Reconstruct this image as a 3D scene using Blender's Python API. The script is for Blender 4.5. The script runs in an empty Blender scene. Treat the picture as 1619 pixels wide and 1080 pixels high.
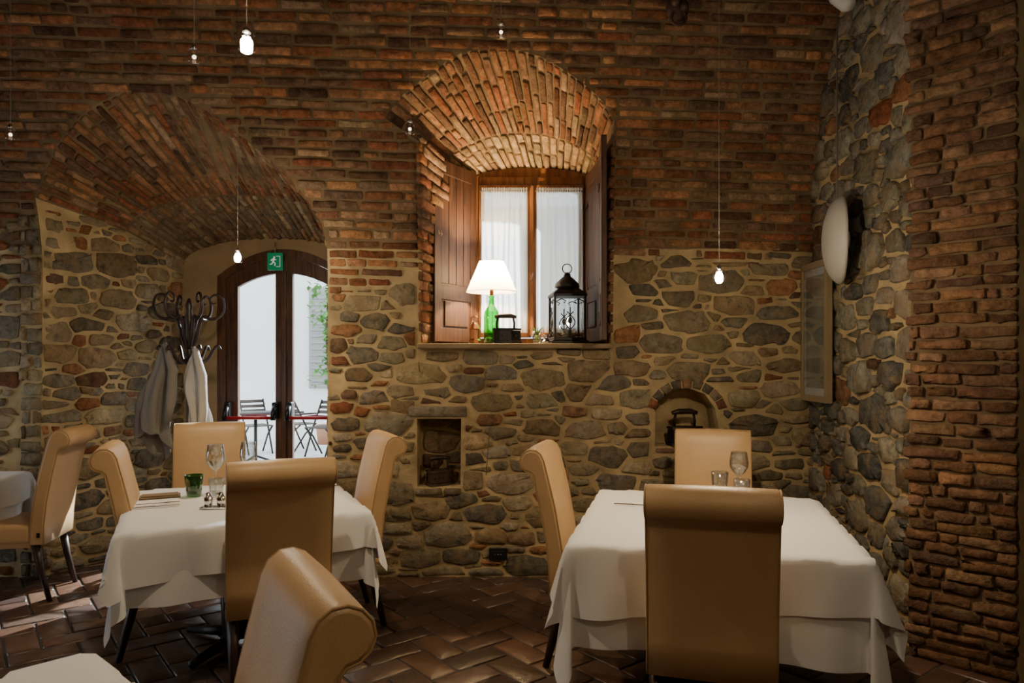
import bpy, bmesh, math, random
import numpy as np
from mathutils import Vector, Matrix
random.seed(7); np.random.seed(7)
R=random.random
def U(a,b): return random.uniform(a,b)

# ============================ materials ============================
def newmat(name):
    m=bpy.data.materials.new(name); m.use_nodes=True
    nt=m.node_tree; nt.nodes.clear()
    out=nt.nodes.new('ShaderNodeOutputMaterial')
    return m,nt,out
def pmat(name,col,rough=.6,metal=0,bump=0,bscale=40,var=0,vscale=6,emit=None,estr=0,spec=.5,coat=0,sheen=0):
    m,nt,out=newmat(name)
    b=nt.nodes.new('ShaderNodeBsdfPrincipled'); nt.links.new(b.outputs[0],out.inputs[0])
    b.inputs['Base Color'].default_value=(*col,1); b.inputs['Roughness'].default_value=rough
    b.inputs['Metallic'].default_value=metal; b.inputs['Specular IOR Level'].default_value=spec
    b.inputs['Coat Weight'].default_value=coat
    b.inputs['Sheen Weight'].default_value=sheen
    tc=nt.nodes.new('ShaderNodeTexCoord')
    if var>0:
        n=nt.nodes.new('ShaderNodeTexNoise'); n.inputs['Scale'].default_value=vscale; n.inputs['Detail'].default_value=6
        nt.links.new(tc.outputs['Object'],n.inputs['Vector'])
        r=nt.nodes.new('ShaderNodeMapRange'); r.inputs[1].default_value=.3; r.inputs[2].default_value=.7
        r.inputs[3].default_value=1-var; r.inputs[4].default_value=1+var
        nt.links.new(n.outputs[0],r.inputs[0])
        mx=nt.nodes.new('ShaderNodeVectorMath'); mx.operation='SCALE'; mx.inputs[0].default_value=col
        nt.links.new(r.outputs[0],mx.inputs['Scale']); nt.links.new(mx.outputs[0],b.inputs['Base Color'])
    if bump>0:
        n=nt.nodes.new('ShaderNodeTexNoise'); n.inputs['Scale'].default_value=bscale; n.inputs['Detail'].default_value=5
        nt.links.new(tc.outputs['Object'],n.inputs['Vector'])
        bp=nt.nodes.new('ShaderNodeBump'); bp.inputs['Strength'].default_value=bump; bp.inputs['Distance'].default_value=.01
        nt.links.new(n.outputs[0],bp.inputs['Height']); nt.links.new(bp.outputs[0],b.inputs['Normal'])
    if emit:
        b.inputs['Emission Color'].default_value=(*emit,1); b.inputs['Emission Strength'].default_value=estr
    return m
def unitmat(name,rough=.85,var=.35,bump=.8,bscale=30,spec=.25,smear=(.30,.22,.13),sm=.5,brown=0):
    m,nt,out=newmat(name)
    b=nt.nodes.new('ShaderNodeBsdfPrincipled'); nt.links.new(b.outputs[0],out.inputs[0])
    b.inputs['Roughness'].default_value=rough; b.inputs['Specular IOR Level'].default_value=spec
    at=nt.nodes.new('ShaderNodeAttribute'); at.attribute_name='Col'
    tc=nt.nodes.new('ShaderNodeTexCoord')
    def noise(sc,det,ro,lo,hi,a,b_):
        n=nt.nodes.new('ShaderNodeTexNoise'); n.inputs['Scale'].default_value=sc; n.inputs['Detail'].default_value=det; n.inputs['Roughness'].default_value=ro
        nt.links.new(tc.outputs['Object'],n.inputs['Vector'])
        r=nt.nodes.new('ShaderNodeMapRange'); r.inputs[1].default_value=lo; r.inputs[2].default_value=hi; r.inputs[3].default_value=a; r.inputs[4].default_value=b_
        nt.links.new(n.outputs[0],r.inputs[0]); return r
    r=noise(18,9,.7,.3,.7,1-var,1+var)
    mx=nt.nodes.new('ShaderNodeVectorMath'); mx.operation='SCALE'
    nt.links.new(at.outputs['Color'],mx.inputs[0]); nt.links.new(r.outputs[0],mx.inputs['Scale'])
    last=mx.outputs[0]
    if brown>0:
        rb=noise(9,6,.6,.5,.62,0,brown)
        mb_=nt.nodes.new('ShaderNodeMix'); mb_.data_type='RGBA'
        nt.links.new(rb.outputs[0],mb_.inputs[0]); nt.links.new(last,mb_.inputs[6]); mb_.inputs[7].default_value=(.22,.14,.07,1); last=mb_.outputs[2]
    if sm>0:
        r3=noise(8,10,.8,.53,.66,0,sm)
        mm=nt.nodes.new('ShaderNodeMix'); mm.data_type='RGBA'
        nt.links.new(r3.outputs[0],mm.inputs[0]); nt.links.new(last,mm.inputs[6]); mm.inputs[7].default_value=(*smear,1); last=mm.outputs[2]
    nt.links.new(last,b.inputs['Base Color'])
    n2=nt.nodes.new('ShaderNodeTexNoise'); n2.inputs['Scale'].default_value=bscale; n2.inputs['Detail'].default_value=8; n2.inputs['Roughness'].default_value=.65
    nt.links.new(tc.outputs['Object'],n2.inputs['Vector'])
    bp=nt.nodes.new('ShaderNodeBump'); bp.inputs['Strength'].default_value=bump; bp.inputs['Distance'].default_value=.015
    nt.links.new(n2.outputs[0],bp.inputs['Height']); nt.links.new(bp.outputs[0],b.inputs['Normal'])
    return m
def glassmat(name,tint=(1,1,1),refl=.12):
    m,nt,out=newmat(name)
    t=nt.nodes.new('ShaderNodeBsdfTransparent'); t.inputs[0].default_value=(*tint,1)
    g=nt.nodes.new('ShaderNodeBsdfGlossy'); g.inputs['Roughness'].default_value=.03
    lw=nt.nodes.new('ShaderNodeLayerWeight'); lw.inputs[0].default_value=refl+.15
    mx=nt.nodes.new('ShaderNodeMixShader')
    mr=nt.nodes.new('ShaderNodeMapRange'); mr.inputs[3].default_value=refl*.4; mr.inputs[4].default_value=.75
    nt.links.new(lw.outputs['Facing'],mr.inputs[0]); nt.links.new(mr.outputs[0],mx.inputs[0])
    nt.links.new(t.outputs[0],mx.inputs[1]); nt.links.new(g.outputs[0],mx.inputs[2]); nt.links.new(mx.outputs[0],out.inputs[0])
    return m
def clothmat(name,col,transl=.4,transp=0):
    m,nt,out=newmat(name)
    d=nt.nodes.new('ShaderNodeBsdfDiffuse'); d.inputs[0].default_value=(*col,1)
    t=nt.nodes.new('ShaderNodeBsdfTranslucent'); t.inputs[0].default_value=(*col,1)
    mx=nt.nodes.new('ShaderNodeMixShader'); mx.inputs[0].default_value=transl
    nt.links.new(d.outputs[0],mx.inputs[1]); nt.links.new(t.outputs[0],mx.inputs[2])
    last=mx
    if transp>0:
        tp=nt.nodes.new('ShaderNodeBsdfTransparent'); m2=nt.nodes.new('ShaderNodeMixShader'); m2.inputs[0].default_value=transp
        nt.links.new(mx.outputs[0],m2.inputs[1]); nt.links.new(tp.outputs[0],m2.inputs[2]); last=m2
    nt.links.new(last.outputs[0],out.inputs[0])
    return m
def woodmat(name,c1,c2,rough=.45):
    m,nt,out=newmat(name)
    b=nt.nodes.new('ShaderNodeBsdfPrincipled'); nt.links.new(b.outputs[0],out.inputs[0]); b.inputs['Roughness'].default_value=rough
    tc=nt.nodes.new('ShaderNodeTexCoord'); mp=nt.nodes.new('ShaderNodeMapping'); mp.inputs['Scale'].default_value=(14,14,1.2)
    nt.links.new(tc.outputs['Object'],mp.inputs[0])
    n=nt.nodes.new('ShaderNodeTexNoise'); n.inputs['Scale'].default_value=3; n.inputs['Detail'].default_value=7; n.inputs['Distortion'].default_value=.8
    nt.links.new(mp.outputs[0],n.inputs['Vector'])
    cr=nt.nodes.new('ShaderNodeValToRGB'); cr.color_ramp.elements[0].position=.35; cr.color_ramp.elements[1].position=.65
    cr.color_ramp.elements[0].color=(*c1,1); cr.color_ramp.elements[1].color=(*c2,1)
    nt.links.new(n.outputs[0],cr.inputs[0]); nt.links.new(cr.outputs[0],b.inputs['Base Color'])
    bp=nt.nodes.new('ShaderNodeBump'); bp.inputs['Strength'].default_value=.4; bp.inputs['Distance'].default_value=.005
    nt.links.new(n.outputs[0],bp.inputs['Height']); nt.links.new(bp.outputs[0],b.inputs['Normal'])
    return m

M_MORT=pmat('mortar',(.45,.34,.185),.95,bump=1,bscale=22,var=.35,vscale=5,spec=.1)
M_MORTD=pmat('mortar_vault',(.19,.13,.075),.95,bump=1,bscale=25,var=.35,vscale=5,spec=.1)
M_PLAS=pmat('plaster_warm',(.36,.26,.15),.9,bump=.5,bscale=18,var=.2,vscale=4,spec=.1)
M_STONE=unitmat('rubble_stone',.9,.6,1.0,38,smear=(.40,.30,.165),sm=.65,brown=.6,spec=.1)
M_BRICK=unitmat('old_brick',.92,.6,1.0,50,smear=(.25,.175,.105),sm=.65,spec=.12)
M_TILE=unitmat('floor_tile',.28,.35,.3,18,spec=.6,sm=0)
M_GROUT=pmat('grout',(.06,.048,.04),.9,bump=.4)
M_LEATH=pmat('tan_leather',(.57,.37,.185),.42,bump=.12,bscale=160,var=.06,vscale=5)
M_PIPE=pmat('leather_piping',(.44,.28,.13),.5)
M_DWOOD=woodmat('dark_wood',(.018,.010,.007),(.045,.022,.013),.4)
M_SHUT=woodmat('shutter_wood',(.035,.015,.008),(.10,.04,.018),.6)
M_WINW=woodmat('window_wood',(.16,.06,.02),(.32,.13,.045),.4)
M_DOORW=woodmat('door_wood',(.06,.025,.014),(.14,.06,.03),.4)
M_CLOTH=pmat('table_linen',(.82,.83,.83),.85,bump=.12,bscale=300,sheen=.2)
M_CURT=clothmat('curtain_sheer',(.92,.92,.88),.65,.15)
M_SHADE=clothmat('lamp_shade',(.96,.92,.80),.6)
M_GLASS=glassmat('clear_glass',(.93,.95,.95),.3)
M_BGLASS=glassmat('pendant_glass',(.97,.97,.97),.08)
M_PANE=glassmat('window_pane',(.95,.97,.98),.05)
M_GREEN=glassmat('green_glass',(.12,.62,.14),.2)
M_GREEND=glassmat('green_tumbler',(.05,.45,.12),.2)
M_IRON=pmat('black_iron',(.02,.018,.017),.45,.6,bump=.2)
M_RUST=pmat('rusty_iron',(.08,.045,.03),.6,.4,bump=.4)
M_COPPER=pmat('aged_copper',(.35,.14,.06),.4,.8)
M_STEEL=pmat('steel',(.6,.6,.6),.25,1)
M_BLACK=pmat('black_plastic',(.012,.012,.012),.35)
M_RED=pmat('red_bar',(.5,.02,.03),.4)
M_SCON=pmat('white_ceramic',(.55,.53,.47),.5)
M_WHITE=pmat('white_paint',(.7,.7,.68),.5)
M_SGREEN=pmat('exit_green',(.0,.30,.13),.4,emit=(.0,.4,.18),estr=.1)
M_SWHITE=pmat('exit_white',(.85,.9,.85),.4,emit=(.8,1,.9),estr=.25)
M_BULB=pmat('halogen_bulb',(1,.9,.7),.3,emit=(1,.88,.66),estr=700)
M_BULBD=pmat('halogen_bulb_dim',(1,.9,.7),.3,emit=(1,.8,.55),estr=4)
M_WIRE=pmat('wire',(.20,.17,.14),.5,.3)
M_COAT1=pmat('coat_grey',(.22,.20,.17),.9,bump=.3,bscale=120)
M_COAT2=pmat('coat_pale',(.45,.43,.40),.9,bump=.3,bscale=120)
M_FRAMEW=pmat('frame_gilt',(.34,.26,.15),.5,.2,bump=.2)
M_ART=pmat('art_canvas',(.30,.29,.23),.7,var=.45,vscale=5)
M_LEAF=pmat('leaf_green',(.10,.26,.05),.6,var=.4,vscale=8)
M_FAC=pmat('facade_render',(.84,.84,.81),.9,bump=.2,var=.05,vscale=1)
M_PAVE=pmat('courtyard_paving',(.62,.61,.58),.9,var=.15,vscale=2)
M_GSHUT=pmat('facade_shutter',(.30,.30,.28),.7)
M_SILL=pmat('sill_stone',(.26,.19,.11),.8,bump=.5,var=.3)
M_CHROME=pmat('chrome',(.8,.8,.8),.12,1)
M_LIME=pmat('lime',(.25,.42,.06),.5)
M_NAP=pmat('brown_napkin',(.22,.15,.09),.8)

# ============================ mesh builder ============================
class MB:
    def __init__(s): s.v=[];s.f=[];s.m=[];s.s=[];s.mats=[];s.c=[];s.usec=False
    def mi(s,mat):
        if mat not in s.mats: s.mats.append(mat)
        return s.mats.index(mat)
    def add(s,vs,fs,mat,smooth=False,M=None,col=None):
        o=len(s.v); k=s.mi(mat)
        if M is not None: vs=[M@Vector(p) for p in vs]
        s.v.extend([tuple(p) for p in vs])
        for f in fs:
            s.f.append([i+o for i in f]); s.m.append(k); s.s.append(smooth)
        if col is not None: s.usec=True
        s.c.extend([col or (1,1,1)]*len(vs))
    def box(s,c,size,mat,bev=.004,M=None,seg=2,taper=None):
        bm=bmesh.new(); bmesh.ops.create_cube(bm,size=1)
        for v in bm.verts:
            t=1
            if taper and v.co.z<0: t=taper
            v.co=Vector((v.co.x*size[0]*t,v.co.y*size[1]*t,v.co.z*size[2]))
        if bev>0: bmesh.ops.bevel(bm,geom=list(bm.edges),offset=min(bev,min(size)*.45),segments=seg,profile=.5,affect='EDGES')
        T=Matrix.Translation(c)
        if M is not None: T=M@T
        s.add([v.co.copy() for v in bm.verts],[[v.index for v in f.verts] for f in bm.faces],mat,bev>.012,T); bm.free()
    def lathe(s,prof,mat,c=(0,0,0),n=24,M=None,smooth=True,sy=1):
        vs=[];fs=[]
        for r,z in prof:
            for i in range(n):
                a=2*math.pi*i/n; vs.append((c[0]+r*math.cos(a),c[1]+r*math.sin(a)*sy,c[2]+z))
        for j in range(len(prof)-1):
            for i in range(n):
                i2=(i+1)%n; fs.append([j*n+i,j*n+i2,(j+1)*n+i2,(j+1)*n+i])
        s.add(vs,fs,mat,smooth,M)
    def tube(s,pts,r,mat,n=8,M=None,cap=True,closed=False):
        P=[Vector(p) for p in pts]; N=len(P)
        rs=r if isinstance(r,(list,tuple)) else [r]*N
        vs=[];fs=[]; up=None
        for i in range(N):
            if closed: t=P[(i+1)%N]-P[i-1]
            else: t=P[min(i+1,N-1)]-P[max(i-1,0)]
            if t.length<1e-9: t=Vector((0,0,1))
            t.normalize()
            if up is None:
                up=Vector((0,0,1)) if abs(t.z)<.9 else Vector((1,0,0))
            a=up-t*up.dot(t)
            if a.length<1e-6: a=t.orthogonal()
            a.normalize(); up=a; b=t.cross(a)
            for k in range(n):
                q=2*math.pi*k/n; vs.append(P[i]+(a*math.cos(q)+b*math.sin(q))*rs[i])
        for i in range(N if closed else N-1):
            i2=(i+1)%N
            for k in range(n):
                k2=(k+1)%n; fs.append([i*n+k,i*n+k2,i2*n+k2,i2*n+k])
        if cap and not closed:
            fs.append(list(range(n))[::-1]); fs.append([(N-1)*n+k for k in range(n)])
        s.add(vs,fs,mat,True,M)
    def prism(s,loop,y0,y1,mat,M=None,smooth=False):
        n=len(loop); vs=[(x,y0,z) for x,z in loop]+[(x,y1,z) for x,z in loop]
        fs=[list(range(n)),list(range(2*n-1,n-1,-1))]+[[i,i+n,(i+1)%n+n,(i+1)%n] for i in range(n)]
        s.add(vs,fs,mat,smooth,M)
    def ringprism(s,A,B,y0,y1,mat,M=None):
        n=len(A); vs=[(x,y0,z) for x,z in A]+[(x,y0,z) for x,z in B]+[(x,y1,z) for x,z in A]+[(x,y1,z) for x,z in B]
        fs=[]
        for i in range(n):
            j=(i+1)%n
            fs+= [[i,j,n+j,n+i],[2*n+i,3*n+i,3*n+j,2*n+j],[i,2*n+i,2*n+j,j],[n+i,n+j,3*n+j,3*n+i]]
        s.add(vs,fs,mat,False,M)
    def grid(s,nu,nv,fn,mat,smooth=True,M=None):
        vs=[fn(i/(nu-1),j/(nv-1)) for j in range(nv) for i in range(nu)]
        fs=[[j*nu+i,j*nu+i+1,(j+1)*nu+i+1,(j+1)*nu+i] for j in range(nv-1) for i in range(nu-1)]
        s.add(vs,fs,mat,smooth,M)
    def sphere(s,c,r,mat,n=12,sc=(1,1,1),M=None):
        prof=[(max(1e-4,math.sin(math.pi*i/n)),-math.cos(math.pi*i/n)) for i in range(n+1)]
        T=Matrix.Translation(c)@Matrix.Diagonal((r*sc[0],r*sc[1],r*sc[2],1))
        if M is not None: T=M@T
        s.lathe(prof,mat,n=n+4,M=T)
    def build(s,name,loc=(0,0,0),rz=0,parent=None,fixn=True):
        me=bpy.data.meshes.new(name); me.from_pydata(s.v,[],s.f); 
        for m in s.mats: me.materials.append(m)
        me.polygons.foreach_set('material_index',s.m); me.polygons.foreach_set('use_smooth',s.s)
        if s.usec:
            a=me.color_attributes.new('Col','FLOAT_COLOR','POINT')
            arr=np.ones((len(s.v),4),dtype=np.float32); arr[:,:3]=np.array(s.c); a.data.foreach_set('color',arr.ravel())
        me.update()
        if fixn:
            bm=bmesh.new(); bm.from_mesh(me); bmesh.ops.recalc_face_normals(bm,faces=bm.faces); bm.to_mesh(me); bm.free()
        o=bpy.data.objects.new(name,me); bpy.context.scene.collection.objects.link(o)
        o.location=loc; o.rotation_euler=(0,0,rz)
        if parent: o.parent=parent
        return o

# ============================ room shape ============================
WY=4.9; ZS=2.0; AY=3.0; AZ=3.32; CY=1.9
def yf(z):
    if z<=ZS: return WY
    return CY+AY*math.sqrt(max(0,1-((z-ZS)/AZ)**2))
def ceilz(y): return ZS+AZ*math.sqrt(max(0,1-((y-CY)/AY)**2))
prof=[(WY,-.1),(WY,ZS)]
for i in range(1,41):
    a=math.pi/2*i/40; prof.append((CY+AY*math.cos(a),ZS+AZ*math.sin(a)))
tab=[(0.0,WY,0.0),(ZS,WY,ZS)]; s_=ZS
for i in range(1,161):
    a=math.pi/2*i/160; y=CY+AY*math.cos(a); z=ZS+AZ*math.sin(a)
    s_+=math.hypot(y-tab[-1][1],z-tab[-1][2]); tab.append((s_,y,z))
TS=np.array([t[0] for t in tab]);TY=np.array([t[1] for t in tab]);TZ=np.array([t[2] for t in tab])
def szy(s): return float(np.interp(s,TS,TY)),float(np.interp(s,TS,TZ))
def Fwall(u,v,h):
    y,z=szy(v); y2,z2=szy(v+.01); y1,z1=szy(v-.01)
    dy,dz=y2-y1,z2-z1; l=math.hypot(dy,dz) or 1
    return (u, y-dz/l*h, z+dy/l*h)
XL,XR=-4.9,3.3
mb=MB()
loop=prof+[(CY,5.7),(6.12,5.7),(6.12,-.1)]
n=len(loop)
vs=[(XL,y,z) for y,z in loop]+[(XR,y,z) for y,z in loop]
fs=[list(range(n)),list(range(2*n-1,n-1,-1))]+[[i,i+n,(i+1)%n+n,(i+1)%n] for i in range(n)]
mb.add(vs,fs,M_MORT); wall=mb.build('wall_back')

def lerp(a,b,t): return tuple(a[i]+(b[i]-a[i])*t for i in range(3))
NA=28
def arch3(cx,a,zs,rise,yfun,pw=1):
    pts=[]
    for i in range(NA+1):
        th=math.pi*(1-i/NA); x=cx+a*math.cos(th); z=zs+rise*math.sin(th)
        pts.append((x,yfun(z),z))
    return pts
def spline(P,n):
    out=[]; m=len(P)-1
    for i in range(n+1):
        t=i/n*m; k=min(int(t),m-1); f=t-k
        p0=P[max(k-1,0)];p1=P[k];p2=P[k+1];p3=P[min(k+2,m)]
        out.append(tuple(.5*((2*p1[j])+(-p0[j]+p2[j])*f+(2*p0[j]-5*p1[j]+4*p2[j]-p3[j])*f*f+(-p0[j]+3*p1[j]-3*p2[j]+p3[j])*f**3) for j in range(2)))
    return out
# window lunette: flatter crown, steep haunches
wpl=[(-.84,3.10),(-.77,3.20),(-.58,3.33),(-.36,3.46),(-.12,3.50),(.14,3.47),(.38,3.36),(.58,3.22),(.68,3.08)]
WO=[(x,yf(z),z) for x,z in spline(wpl,NA)]; WI=arch3(.148,.452,2.88,.09,lambda z:5.5)
WB=1.6
Wout=[(-.63,WY,WB),(-.63,yf(3.0),2.96)]+WO+[(.68,WY,WB)]
Win=[(-.304,5.5,WB),(-.304,5.5,2.86)]+WI+[(.60,5.5,WB)]
dpl=[(-3.25,2.60),(-3.05,2.95),(-2.76,3.18),(-2.39,3.28),(-2.05,3.17),(-1.75,2.95),(-1.50,2.72),(-1.33,2.48),(-1.27,2.25)]
DO=[(x,yf(z),z) for x,z in spline(dpl,NA)]; DM=arch3(-2.1,.85,2.48,.28,lambda z:5.45); DI=arch3(-2.01,.76,2.3,.22,lambda z:6.0)
Dout=[(-3.25,WY,-.3)]+DO+[(-1.27,WY,-.3)]
Dmid=[(-2.95,5.45,-.3)]+DM+[(-1.25,5.45,-.3)]
Din=[(-2.77,6.0,-.3)]+DI+[(-1.25,6.0,-.3)]
def cutter(name,rings):
    bm=bmesh.new(); R_=[]
    for r in rings: R_.append([bm.verts.new(p) for p in r])
    n=len(rings[0])
    for a,b in zip(R_[:-1],R_[1:]):
        for i in range(n): bm.faces.new([a[i],a[(i+1)%n],b[(i+1)%n],b[i]])
    bm.faces.new(R_[0][::-1]); bm.faces.new(R_[-1])
    bmesh.ops.triangulate(bm,faces=bm.faces); bmesh.ops.recalc_face_normals(bm,faces=bm.faces)
    me=bpy.data.meshes.new(name); bm.to_mesh(me); bm.free(); me.materials.append(M_MORT)
    o=bpy.data.objects.new(name,me); bpy.context.scene.collection.objects.link(o); return o
def ext(A,B,t): return [lerp(a,b,t) for a,b in zip(A,B)]
cuts=[cutter('c1',[ext(Wout,Win,-.35),Win,[(x,6.4,z) for x,y,z in Win]]),
      cutter('c2',[ext(Dout,Dmid,-.5),Dmid,Din,[(x,6.4,z) for x,y,z in Din]])]
nl=[(-.652,.62),(-.655,1.09),(-.35,1.09),(-.355,.62)]
nr=[(.985,.90),(.985,1.16),(1.02,1.25),(1.10,1.295),(1.22,1.30),(1.33,1.26),(1.40,1.16),(1.425,1.02),(1.42,.90)]
for nm,l in (('c3',nl),('c4',nr)):
    cuts.append(cutter(nm,[[(x,4.6,z) for x,z in l],[(x,5.14,z) for x,z in l]]))
for c in cuts:
    md=wall.modifiers.new('b','BOOLEAN'); md.object=c; md.operation='DIFFERENCE'; md.solver='EXACT'
dg=bpy.context.evaluated_depsgraph_get()
me=bpy.data.meshes.new_from_object(wall.evaluated_get(dg))
wall.modifiers.clear(); wall.data=me
for c in cuts: bpy.data.objects.remove(c)
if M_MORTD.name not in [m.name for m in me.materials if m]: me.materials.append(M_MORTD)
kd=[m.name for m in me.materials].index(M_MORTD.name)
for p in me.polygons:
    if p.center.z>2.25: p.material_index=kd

def pip(x,z,poly):
    ins=False;n=len(poly);j=n-1
    for i in range(n):
        xi,zi=poly[i];xj,zj=poly[j]
        if (zi>z)!=(zj>z) and x<(xj-xi)*(z-zi)/(zj-zi)+xi: ins=not ins
        j=i
    return ins
Wp=[(p[0],p[2]) for p in Wout]; Dp=[(p[0],p[2]) for p in Dout]
def zb(x):
    w=.05*math.sin(x*7)+.03*math.sin(x*17+1)
    if x<-1.27: return 2.42+w
    if x<-.5: return 2.02+w
    return 2.2+w

# ============================ masonry ============================
BP=[(.27,.115,.055),(.32,.14,.065),(.19,.088,.05),(.28,.16,.09),(.14,.075,.047),(.34,.165,.08),(.23,.12,.068),(.27,.10,.05),(.165,.10,.064),(.37,.19,.095),(.31,.20,.12)]
SP=[(.25,.205,.14),(.33,.27,.175),(.175,.15,.11),(.29,.22,.13),(.36,.29,.185),(.235,.205,.145),(.26,.19,.11),(.20,.172,.125),(.31,.26,.175),(.145,.125,.095),(.38,.285,.165)]
SPR=[(.21,.20,.165),(.27,.25,.195),(.155,.15,.128),(.23,.20,.15),(.30,.27,.21),(.175,.17,.145),(.12,.118,.105)]
def jcol(c,a=.18):
    k=1+U(-a,a); return (c[0]*k*(1+U(-.05,.05)),c[1]*k,c[2]*k*(1+U(-.08,.08)))
def unit(mb,poly,F,h,mat,col,inset=.012,deep=-.02,rough=.12):
    n=len(poly); cx=sum(p[0] for p in poly)/n; cy=sum(p[1] for p in poly)/n
    hw=max(abs(p[0]-cx) for p in poly)+1e-6; hh=max(abs(p[1]-cy) for p in poly)+1e-6
    def ins(d):
        return [(p[0]+(cx-p[0])*min(.8,d/hw),p[1]+(cy-p[1])*min(.8,d/hh)) for p in poly]
    rings=[(poly,deep),(ins(.002),h*.6),(ins(inset),h)]
    vs=[]
    tu,tv=U(-.25,.25),U(-.25,.25)
    for k,(pl,hh_) in enumerate(rings):
        for p in pl:
            e=0
            if k>0: e=((p[0]-cx)/hw*tu+(p[1]-cy)/hh*tv)*h*.6+ (U(-rough,rough)*h)
            vs.append(F(p[0],p[1],hh_+e))
    vs.append(F(cx,cy,h*(1.05+U(-rough,rough))))
    fs=[]
    for r in range(2):
        for i in range(n): j=(i+1)%n; fs.append([r*n+i,r*n+j,(r+1)*n+j,(r+1)*n+i])
    for i in range(n): fs.append([2*n+i,2*n+(i+1)%n,3*n])
    mb.add(vs,fs,mat,True,col=col)
def brickpoly(u0,u1,v0,v1,j=.003):
    c=min(.007,(u1-u0)*.2,(v1-v0)*.2)
    P=[(u0+c,v0),((u0*2+u1)/3,v0),((u0+2*u1)/3,v0),(u1-c,v0),(u1,v0+c),(u1,v1-c),(u1-c,v1),((u0+2*u1)/3,v1),((u0*2+u1)/3,v1),(u0+c,v1),(u0,v1-c),(u0,v0+c)]
    return [(a+U(-j,j),b+U(-j,j)) for a,b in P]
def lay(mb,F,u0,u1,v0,v1,ch=.066,lr=(.20,.30),ok=None,pal=BP,h=.012,gap=.012,slope=0,j=.0035,mat=None):
    v=v0
    while v<v1-ch*.4:
        hgt=ch*U(.90,1.10); top=min(v+hgt,v1)
        us=np.arange(u0,u1+.001,.012); ivs=[];st=None
        for u in us:
            g=ok is None or ok(u,(v+top)/2-slope*u)
            if g and st is None: st=u
            if (not g) and st is not None: ivs.append((st,u-.012)); st=None
        if st is not None: ivs.append((st,u1))
        for a,b in ivs:
            x=a; first=U(.3,1)
            while x<b-.03:
                L=U(*lr)*first; first=1
                if U(0,1)<.15: L*=.5
                e=min(x+L,b)
                if b-e<.06: e=b
                if e-x>.03:
                    off=slope
                    yj=U(-.004,.004); g=gap*U(.7,1.6)
                    pl=brickpoly(x+g/2,e-g/2,v+g/2+yj,top-g/2+yj,j)
                    if off: pl=[(p[0],p[1]-off*p[0]) for p in pl]
                    unit(mb,pl,F,h*U(.3,1.4),mat or M_BRICK,jcol(random.choice(pal),.32),.006)
                x=e
        v=top
def clip(poly,a,b,c):
    out=[];n=len(poly)
    for i in range(n):
        p=poly[i];q=poly[(i+1)%n]; dp=a*p[0]+b*p[1]-c; dq=a*q[0]+b*q[1]-c
        if dp<=0: out.append(p)
        if (dp<0)!=(dq<0) and abs(dp-dq)>1e-12:
            t=dp/(dp-dq); out.append((p[0]+(q[0]-p[0])*t,p[1]+(q[1]-p[1])*t))
    return out
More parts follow.
